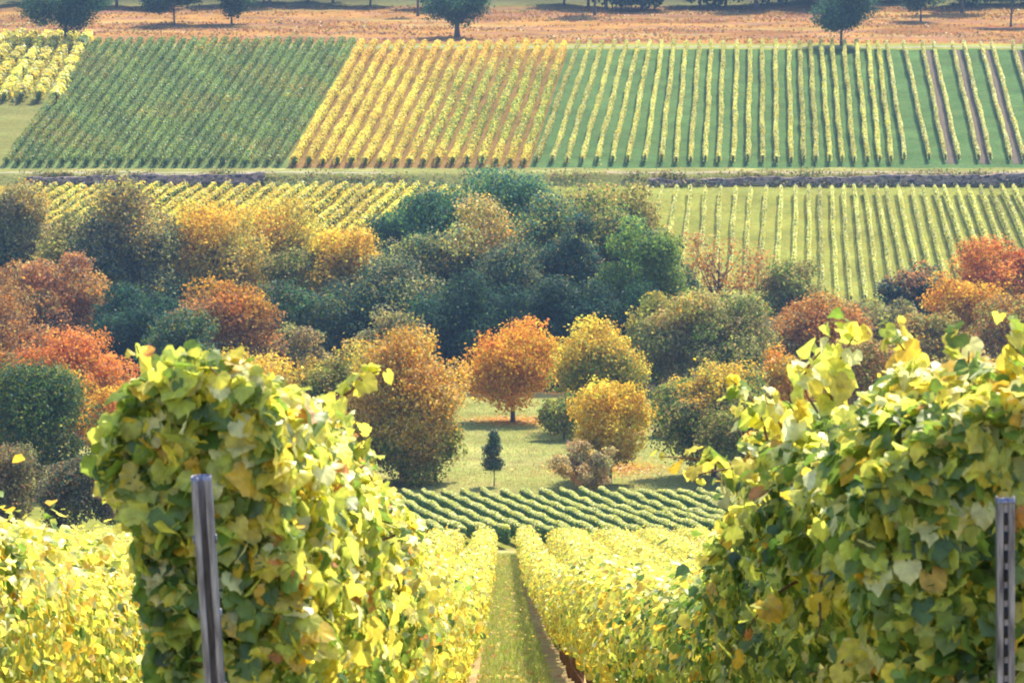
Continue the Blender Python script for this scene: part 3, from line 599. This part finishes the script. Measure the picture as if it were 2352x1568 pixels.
# trees of the orange field and the forest edge above
UF = 'trees on the orange field'
pF = ([BGR*1.0, TEAL*.9, DGR*1.1], [.5, .3, .2])
for i, (px, wp, tp_, bs, lab, kw) in enumerate([
 (150, 108, -45, 112, 'dark teal tree at the upper left standing over yellow vines', dict(cb=.22)),
 (400, 135, -55, 58, 'wide dark tree on the orange field, left of a close pair', dict(cb=.17)),
 (532, 110, -60, 57, 'dark tree on the orange field, right of a close pair', dict(cb=.2)),
 (1050, 92, -40, 86, 'leaning dark tree with thick bare trunk at the field edge', dict(cb=.24, trunk_r=.42)),
 (1932, 112, -40, 106, 'pale green-topped dark tree at the top of the right rows', dict(cb=.2)),
 (225, 60, -150, 20, 'dark tree mostly above the frame at the upper left', dict(cb=.5)),
 (960, 40, -120, 38, 'thin dark young tree on the orange field', dict(cb=.75, shape='small')),
 (1366, 80, -130, 36, 'tree with forked trunk reaching above the frame', dict(cb=.5)),
 (1392, 80, -150, 22, 'tree close behind the forked trunk', dict(cb=.5)),
 (1736, 130, -150, 24, 'dark forest tree between the centre and the pale topped tree', dict(cb=.3)),
 (1893, 110, -140, 22, 'dark forest tree behind the pale topped tree', dict(cb=.3)),
 (2115, 70, -50, 50, 'small dense dark tree on the right part of the field', dict(cb=.2)),
 (2322, 90, -60, 62, 'dark tree near the upper right corner', dict(cb=.4)),
 (2210, 120, -150, 30, 'dark forest tree right of the small dense tree', dict(cb=.3)),
 (620, 60, -150, 16, 'dark tree above the frame right of the close pair', dict(cb=.4)),
]):
    kw = dict(kw); kw.setdefault('shape', 'field'); kw['leaf'] = .30; wp *= 1.25
    make_tree(px, wp, tp_, bs, pF, lab, seed=800+i, group=UF, topc=pTeal if px in (1932, 150, 1050) else None, **kw)
r = np.random.default_rng(55)
k = 0
for row_, (Yr, stp) in enumerate(((705, 6.5), (735, 9.0))):
    for x in np.arange(-98, 104, stp):
        x2 = x+r.normal(0, 1.3); Y = Yr+r.normal(0, 4)
        if row_ == 0 and (-60 < x2 < 8) and r.uniform() < .3: continue
        px = 1176+x2/Y*F*1.006; g0z = float(gh(x2, Y)); hh = r.uniform(8, 12)
        top = 784-F*math.tan(math.atan2(g0z+hh-ZC, Y)+PITCH)
        make_tree(px, r.uniform(8, 11)/Y*F, top, 0, pF, 'dark blue-green forest tree along the upper edge of the orange field', seed=900+k, group='forest trees along the upper edge', leaf=.6, cb=(.0 if x2 > 14 or -25 < x2 < -8 else .15), depth=Y, cap=5000)
        k += 1

# weeds on the terrace walls, dry tufts on the field, fallen leaves
def tufts(name, label, cat, P, pal, sz, seed, up=.5, flat=False, mat=None):
    r = np.random.default_rng(seed); n = len(P); Nn = r.normal(0, 1, (n, 3))*(.25 if flat else 1)+[0, 0, 1.0 if flat else .2]
    V, f, c = leaves(P, Nn, r.normal(0, 1, (n, 3))+[0, 0, 0 if flat else up], sz*r.uniform(.5, 1.4, n), pick(pal, n, r), T_FOLD, r)
    tag(mesh_obj(name, V, f, mat or M_ROW, col=c), label, cat, kind='stuff')
r = np.random.default_rng(77); pts = []
for px in np.r_[r.uniform(60, 620, 120), r.uniform(1480, 2420, 190), r.uniform(620, 1490, 60)]:
    x = xpix(px, 506, 400); k = r.integers(15, 70); w_ = r.uniform(.3, 1.1); top = r.uniform() < .6
    y = 507.6 if top else 505.9; zb = float(gh(x, 505.5))+(r.uniform(.9, 1.7) if top else .1); q = r.normal(0, 1, (k, 3))*[w_, .25, .3*w_+.1]; pts.append(np.array([x, y, zb])+q)
P = np.concatenate(pts); P[:, 2] = np.maximum(P[:, 2], gh(P[:, 0], P[:, 1])+.05)
tufts('weeds', 'brown and green weeds overgrowing the foot and rim of the dark terrace walls', 'weeds', P, ([OLV*.8, BRN, TAN*.9, GRN, TEAL], [.3, .2, .25, .15, .1]), .28, 78)
k = 26000; x = r.uniform(-100, 100, k); y = r.uniform(626, 704, k); m = wob(x*.3, y, .3, 2)+r.normal(0, .4, k) > .1; x, y = x[m], y[m]
tufts('leaf_litter', 'orange-brown leaf litter and dry tufts covering the field under the upper trees', 'leaf litter', np.c_[x, y, gh(x, y)+.08], ([OR_*.5, BRN, RUST*.8, TAN*.7, OLV*.6], [.3, .25, .2, .15, .1]), .42, 79, up=.8)
k = 800; y = r.uniform(40, 190, k); x = ROW_AZ*y+.235+r.normal(0, .42, k)
tufts('fallen_leaves', 'yellow and brown vine leaves lying on the grass lane', 'fallen leaves', np.c_[x, y, gh(x, y)+.07], ([YEL*.8, GOLD*.8, TAN, RUST], [.35, .25, .25, .15]), .10, 80, flat=True)
k = 5200; a = r.uniform(0, 6.28, k); q = np.abs(r.normal(0, 1, k)); j = r.integers(0, 3, k); cx = np.array([xpix(1180, 321), xpix(1390, 310), xpix(1400, 283)])[j]; cy = np.array([320.5, 310, 281.5])[j]
x = cx+np.cos(a)*q*3.0; y = cy+np.sin(a)*q*3.4
tufts('fallen_leaves', 'orange and golden leaves scattered under the trees of the clearing', 'fallen leaves', np.c_[x, y, gh(x, y)+.1], ([OR_*.7, GOLD*.8, RUST, AMB*.7], [.3, .3, .25, .15]), .2, 81, flat=True)

# ------------------------------------------------------------------ near vineyard
def near_base(off, y): return off+ROW_AZ*y
def near_path(off, y0, y1, step=.5):
    y = np.arange(y0, y1, step); x = near_base(off, y)+.03*np.sin(y*.8+off); return np.c_[x, y, gh(x, y)]
def hf(*kn):
    k = np.array(kn, float); return lambda y: np.interp(y, k[:, 0], k[:, 1])
STD_H = hf((9, 2.0), (30, 1.85), (50, 1.8), (66, 1.8), (100, 1.6), (150, 1.4), (192, 1.32))
def leafset(P, out, r, size, pal, tmpl, jit=.5, hang=1.0):
    n = len(P); Nn = norm(out)*1.0+r.normal(0, jit, (n, 3))+[0, 0, .25]; T = r.normal(0, .55, (n, 3))+np.array([0, 0, -hang])
    return leaves(P, Nn, T, size*r.uniform(.55, 1.25, n), pal if isinstance(pal, np.ndarray) else pick(pal, n, r), tmpl, r)
def shoots(base, dirs, length, size, pal, r, nl=9):
    """curved canes with leaves set alternately"""
    lp, cp_ = [], []
    for b, d in zip(base, dirs):
        L = length*r.uniform(.6, 1.3); t = np.linspace(0, 1, 7)[:, None]; d = d/np.linalg.norm(d)
        droop = np.array([0, 0, -1])*L*r.uniform(.05, .35); pts = b+d*L*t+droop*t**2+np.array([r.normal(0, .04), r.normal(0, .04), 0])*np.sin(t*5)
        cp_.append(tube(pts, np.linspace(.006, .002, 7), 4))
        k = max(4, int(nl*L/length)); tt = np.linspace(.1, 1, k); Q = np.stack([np.interp(tt, t[:, 0], pts[:, i]) for i in range(3)], 1)
        o = norm(r.normal(0, 1, (k, 3))+[0, 0, .2]); lp.append(leafset(Q+o*.035, o, r, size*np.linspace(1.05, .55, k), pal, T_CURL if r.uniform() < .5 else T_GRAPE, .4, .6))
    return lp, cp_
def near_row(off, y0, y1, H, W, label, seed, rich=None, greenf=None, trunks=None, h0=.5):
    root = empty('vine_row', near_path(off, y0, y0+.6)[0]); org = np.array(root.location)
    parts, canes = [], []
    bands = [(y0, 14, T_GRAPE, 2700, .060), (14, 19, T_GRAPE, 1900, .063), (19, 32, T_MID, 1000, .066), (32, 60, T_MID, 640, .078), (60, 110, T_FOLD, 420, .10), (110, y1, T_FOLD, 260, .13)]
    for a, b, tm, dn, sz in bands:
        a = max(a, y0)
        if b <= a: continue
        p = near_path(off, a, b+.1, .5)
        if len(p) < 3: continue
        first = a == y0
        P, out, s, th, r = row_points(p, H, W, h0, dn, sz, seed+int(a), lump=.24 if a < 60 else .27, near=a < 30, endcap=(1500 if first and a < 14 else 0))
        if a < 19:                                           # the tops spread over a narrower foot
            ax_ = near_base(off, P[:, 1]); hh = P[:, 2]-gh(P[:, 0], P[:, 1]); hj = hh+.05*np.sin(P[:, 1]*7)+.04*np.sin(P[:, 1]*17)
            kk = np.where(P[:, 0] < ax_, np.interp(hj, [1.3, 1.75, 1.9, 2.02, 2.12, 2.25], [.55, .6, .98, .95, .85, .95]) if off < 0 else np.clip(.62+(hh-1.35)*.9, .62, 1.12), 1); P[:, 0] = ax_+(P[:, 0]-ax_)*kk
        if a >= 19:
            up_ = r.uniform(0, 1, len(P)) < .09; P[up_, 2] += np.abs(r.normal(0, .13, up_.sum())); P += r.normal(0, .03, P.shape)
            P[:, 2] -= .12*(np.sin(P[:, 1]*1.9+off*3)+np.sin(P[:, 1]*4.3+off) < -1.1)
        n = len(P); col = pick(PAL_NEAR if a < 19 else PAL_FAR, n, r)
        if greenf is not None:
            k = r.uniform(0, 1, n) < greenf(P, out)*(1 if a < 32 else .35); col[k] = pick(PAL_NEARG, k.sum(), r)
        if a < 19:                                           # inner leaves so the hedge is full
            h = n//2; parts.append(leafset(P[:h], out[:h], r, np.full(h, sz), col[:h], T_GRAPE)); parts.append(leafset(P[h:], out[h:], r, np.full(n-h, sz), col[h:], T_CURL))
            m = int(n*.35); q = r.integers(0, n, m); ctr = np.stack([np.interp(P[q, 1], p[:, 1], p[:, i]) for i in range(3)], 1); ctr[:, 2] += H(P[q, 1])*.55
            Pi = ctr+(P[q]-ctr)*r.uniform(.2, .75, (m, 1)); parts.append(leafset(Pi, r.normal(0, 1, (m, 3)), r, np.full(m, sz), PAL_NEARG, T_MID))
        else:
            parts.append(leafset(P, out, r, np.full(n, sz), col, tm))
        if a < 19 and rich:
            m = int((b-a)*(3.2 if a < 19 else 0)); y = r.uniform(a, b, m); x = near_base(off, y)+r.uniform(-.2, .2, m); bs = np.c_[x, y, gh(x, y)+H(y)-.2]
            d = np.c_[r.normal(0, .35, m), r.normal(0, .35, m), np.ones(m)]
            lp, c_ = shoots(bs, d, .34, sz*1.15, PAL_NEAR, r, 13); parts += lp; canes += c_
        if a >= 19:
            V, f, c = core(p, H, W, h0, .35 if a < 60 else .5); parts.append((V, f, LIME*.8))
    r = np.random.default_rng(seed+9)
    if rich: lp, c_ = shoots(*rich(r)); parts += lp; canes += c_
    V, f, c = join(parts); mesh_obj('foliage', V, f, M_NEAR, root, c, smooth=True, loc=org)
    if canes:
        for V, f, c in canes[:95]: mesh_obj('cane', V, f, M_CANE, root, smooth=True, loc=org)
    if trunks:
        m0 = None
        for k, y in enumerate(np.arange(*trunks)):
            x = near_base(off, y)+.03*math.sin(y*.8+off); z = float(gh(x, y))
            if m0 is None:
                V, f, c = tube([[0, 0, -.1], [.02, .03, .2], [-.03, .02, .45], [.01, -.02, .75], [0, .1, .95]], [.045, .036, .032, .03, .022], 7); t = mesh_obj('trunk', V, f, M_CANE, root, smooth=True); m0 = t
            else: t = m0.copy(); C.objects.link(t); t.parent = root
            t.location = Vector((x, y, z))-root.location; t.rotation_euler = (r.normal(0, .12), r.normal(0, .12), r.uniform(0, 6)); t.scale = (1.2, 1.2, 1)
    tag(root, label, 'vine row', 'yellow vine rows of the foreground slope'); return root

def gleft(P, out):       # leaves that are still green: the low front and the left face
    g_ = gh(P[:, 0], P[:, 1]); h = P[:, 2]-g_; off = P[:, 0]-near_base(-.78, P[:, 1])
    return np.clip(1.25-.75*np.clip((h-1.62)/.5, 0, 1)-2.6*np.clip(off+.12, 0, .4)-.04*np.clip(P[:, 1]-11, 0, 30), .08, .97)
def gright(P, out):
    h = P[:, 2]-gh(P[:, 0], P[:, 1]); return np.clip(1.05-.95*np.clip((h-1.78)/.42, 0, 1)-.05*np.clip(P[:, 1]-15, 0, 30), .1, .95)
def rich_left(r):
    m = 16; y = r.uniform(9.9, 15, m); x = near_base(-.78, y)+r.uniform(-.28, .3, m); z = gh(x, y)+r.uniform(1.7, 2.15, m)
    return np.c_[x, y, z], np.c_[np.sign(x-near_base(-.78, y))*r.uniform(.2, 1, m), r.normal(0, .4, m), r.uniform(.0, .7, m)], .24, .072, PAL_NEAR, r, 11
def rich_right(r):
    pts, dr = [], []
    for px, py, Y, d in [(1640, 1050, 13.6, (-1, 0, .25)), (1720, 1060, 13.0, (-1, .1, .3)), (1740, 920, 13.4, (-.35, 0, 1)), (1790, 960, 13, (-.2, .2, 1)), (1880, 850, 12.6, (0, 0, 1)), (1930, 860, 12.2, (.1, .1, 1)),
                          (2060, 860, 12.0, (.1, 0, 1)), (2080, 850, 11.6, (-.1, 0, 1)), (2200, 840, 11.0, (.05, 0, 1)), (2225, 860, 10.8, (.0, .1, 1)), (2300, 900, 10.8, (.2, 0, 1)), (2340, 880, 10.4, (.1, .1, 1)),
                          (1850, 950, 12.4, (-.4, -.4, .8)), (1980, 980, 11.6, (-.2, -.6, .6)), (2120, 980, 11, (0, -.6, .6)), (1760, 1130, 12.8, (-.8, -.4, -.2)), (1820, 1300, 12, (-.6, -.5, -.2)), (1900, 1250, 11.4, (-.3, -.8, -.4)), (2050, 1200, 10.7, (0, -.8, -.5)), (2000, 1400, 10.6, (-.2, -.8, -.5))]:
        dx, dy, dz = ray(px, py); t = Y/dy; pts.append((t*dx-.1*d[0], Y, ZC+t*dz-.14*abs(d[2]))); dr.append(d)
    return np.array(pts), np.array(dr, float), .36, .082, PAL_NEAR, r, 18
HL = hf((9, 2.06), (10.8, 2.12), (12, 2.10), (14, 2.14), (18, 2.05), (23.5, 1.95), (40, 1.85), (66, 1.8), (100, 1.6), (150, 1.4), (192, 1.32))
WL = hf((9, .27), (12, .32), (20, .33), (60, .37), (190, .46))
HR = hf((9, 2.0), (10.8, 2.16), (11.5, 1.96), (12.4, 2.2), (13, 2.06), (14, 2.2), (15, 2.1), (17, 2.0), (20, 1.62), (30, 1.66), (39, 1.75), (66, 1.8), (100, 1.6), (150, 1.4), (192, 1.32))
WR = hf((9, .34), (12, .36), (15.5, .30), (18, .25), (30, .33), (60, .36), (190, .42))
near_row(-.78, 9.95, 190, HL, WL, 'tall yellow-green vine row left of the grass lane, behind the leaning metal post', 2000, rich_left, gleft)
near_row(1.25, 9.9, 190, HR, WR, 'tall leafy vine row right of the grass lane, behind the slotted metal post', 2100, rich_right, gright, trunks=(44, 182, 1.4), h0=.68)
WS = hf((9, .40), (50, .5), (80, .72), (190, .86))
lab = {2: 'second yellow vine row left of the grass lane, behind the tall leafy row'}
for j, off in enumerate(NEAR_OFF):
    if abs(off+.78) < .1 or abs(off-1.25) < .1: continue
    y0 = max(14., (abs(off)-.8)*8953/1290)
    if y0 > 186: continue
    left = off < 0; nth = int(round((-.78-off)/2.03))+1 if left else int(round((off-1.25)/2.03))+1
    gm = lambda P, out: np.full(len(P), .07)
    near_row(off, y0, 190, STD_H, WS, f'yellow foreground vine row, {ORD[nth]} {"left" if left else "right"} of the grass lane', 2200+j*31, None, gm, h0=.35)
# sprigs at the very bottom left
# ------------------------------------------------------------------ trellis posts
def metal():
    m, t, out = newmat('galvanised_steel'); N = t.nodes.new; L = t.links.new
    p = N('ShaderNodeBsdfPrincipled'); p.inputs['Metallic'].default_value = .75; p.inputs['Roughness'].default_value = .42
    tc = N('ShaderNodeTexCoord'); mp = N('ShaderNodeMapping'); mp.inputs['Scale'].default_value = (30, 30, 4); L(tc.outputs['Object'], mp.inputs[0])
    no = N('ShaderNodeTexNoise'); no.inputs['Scale'].default_value = 2.5; no.inputs['Detail'].default_value = 7; L(mp.outputs[0], no.inputs['Vector'])
    cr = N('ShaderNodeValToRGB'); cr.color_ramp.elements[0].position = .3; cr.color_ramp.elements[0].color = (.07, .07, .115, 1); cr.color_ramp.elements[1].position = .7; cr.color_ramp.elements[1].color = (.34, .345, .44, 1)
    L(no.outputs[0], cr.inputs[0]); L(cr.outputs[0], p.inputs['Base Color'])
    r2 = N('ShaderNodeMapRange'); r2.inputs[3].default_value = .3; r2.inputs[4].default_value = .6; L(no.outputs[0], r2.inputs[0]); L(r2.outputs[0], p.inputs['Roughness'])
    b = N('ShaderNodeBump'); b.inputs['Strength'].default_value = .15; b.inputs['Distance'].default_value = .004; L(no.outputs[0], b.inputs['Height']); L(b.outputs[0], p.inputs['Normal'])
    L(p.outputs[0], out.inputs[0]); return m
M_STEEL = metal(); M_DARK = plain_mat('dark_slot', (.02, .02, .025), .9)
def channel(name, profile, H, mat, root, thick=.0025, notch=None, zstep=.02):
    """an open steel profile swept upward: profile is the mid line seen from above"""
    pr = np.array(profile); d = np.gradient(pr, axis=0); nn = np.c_[-d[:, 1], d[:, 0]]; nn /= np.linalg.norm(nn, axis=1, keepdims=True)
    ring = np.vstack([pr+nn*thick/2, (pr-nn*thick/2)[::-1]]); k = len(ring); zs = [-.4, 0, H-.012, H]; V = [];
    for z in zs:
        for x, y in ring: V.append((x, y, z))
    f = [(i*k+j, i*k+(j+1) % k, (i+1)*k+(j+1) % k, (i+1)*k+j) for i in range(len(zs)-1) for j in range(k)]
    h = k//2; cap = [((len(zs)-1)*k+j, (len(zs)-1)*k+j+1, (len(zs)-1)*k+k-2-j, (len(zs)-1)*k+k-1-j) for j in range(h-1)]
    return mesh_obj(name, np.array(V), [np.array(f), np.array(cap)], mat, root)
def box(cx, cy, cz, sx, sy, sz):
    v = np.array([(cx+a*sx/2, cy+b*sy/2, cz+c*sz/2) for a in (-1, 1) for b in (-1, 1) for c in (-1, 1)])
    f = np.array([(0, 1, 3, 2), (4, 6, 7, 5), (0, 4, 5, 1), (2, 3, 7, 6), (0, 2, 6, 4), (1, 5, 7, 3)]); return v, [f], np.array([.3, .3, .3])
# left: open profile, its dark channel faces the camera
Yp = 9.7
a = np.array([xpix(462, Yp, 1090), Yp, zpix(1092, Yp)]); Hp = 1.92
b = np.array([xpix(494, Yp, 1568), Yp, zpix(1568, Yp)]); ax = (a-b)/np.linalg.norm(a-b); base = a-ax*Hp
p1 = empty('trellis_post', base); p1.rotation_euler = Vector(ax).to_track_quat('Z', 'Y').to_euler(); p1.rotation_euler[2] = 0
q = Vector((0, 0, 1)).rotation_difference(Vector(ax)); p1.rotation_euler = q.to_euler()
wv = .0235
channel('profile', [(-.006, -.021), (-.012, -.0255), (-wv, -.025), (-wv-.0008, -.012), (-wv, .018), (-.012, .024), (0, .0255), (.012, .024), (wv, .018), (wv+.0008, -.012), (wv, -.025), (.012, -.0255), (.006, -.021)], Hp, M_STEEL, p1)
hk = []
for z in np.arange(Hp-.16, .2, -.19):
    for s in (-1, 1): hk.append(box(s*(wv+.0035), -.012, z, .006, .014, .022))
for V, f, c in hk: mesh_obj('wire_hook', V, f, M_STEEL, p1)
V, f, c = join([box(0, 0, Hp-.035, .052, .056, .004), box(0, 0, Hp-.085, .0515, .0555, .004)])
tag(p1, 'leaning galvanised steel post with dark open channel before the left vine row', 'post')
# right: flat front with a column of dark slots
a = np.array([xpix(2309, Yp, 1140), Yp, zpix(1140, Yp)]); Hp = 1.87
b = np.array([xpix(2309, Yp, 1568), Yp, zpix(1568, Yp)]); ax = (a-b)/np.linalg.norm(a-b); base = a-ax*Hp
p2 = empty('trellis_post', base); p2.rotation_euler = Vector((0, 0, 1)).rotation_difference(Vector(ax)).to_euler()
channel('profile', [(-.021, .022), (-.0215, 0), (-.021, -.018), (-.015, -.0215), (-.0085, -.021), (-.0065, -.012), (0, -.0115), (.0065, -.012), (.0085, -.021), (.015, -.0215), (.021, -.018), (.0215, 0), (.021, .022)], Hp, M_STEEL, p2)
sl = [box(0, -.0135, z, .0085, .004, .031) for z in np.arange(Hp-.055, .1, -.048)]
for V, f, c in sl: mesh_obj('slot', V, f, M_DARK, p2)
V, f, c = join([box(0, -.0005, Hp-.012, .047, .048, .005)]); mesh_obj('cap_rim', V, f, M_STEEL, p2)
tag(p2, 'upright galvanised steel post with a column of slots at the right edge', 'post')

# ------------------------------------------------------------------ haze
hm, t, out = newmat('haze'); v = t.nodes.new('ShaderNodeVolumePrincipled')
v.inputs['Color'].default_value = (.38, .60, 1, 1); v.inputs['Density'].default_value = .00012; v.inputs['Anisotropy'].default_value = .2
t.links.new(v.outputs[0], out.inputs['Volume'])
V, f, c = box(0, 620, 60, 620, 1400, 115)
hz = mesh_obj('haze', V, f, hm); tag(hz, kind='stuff')
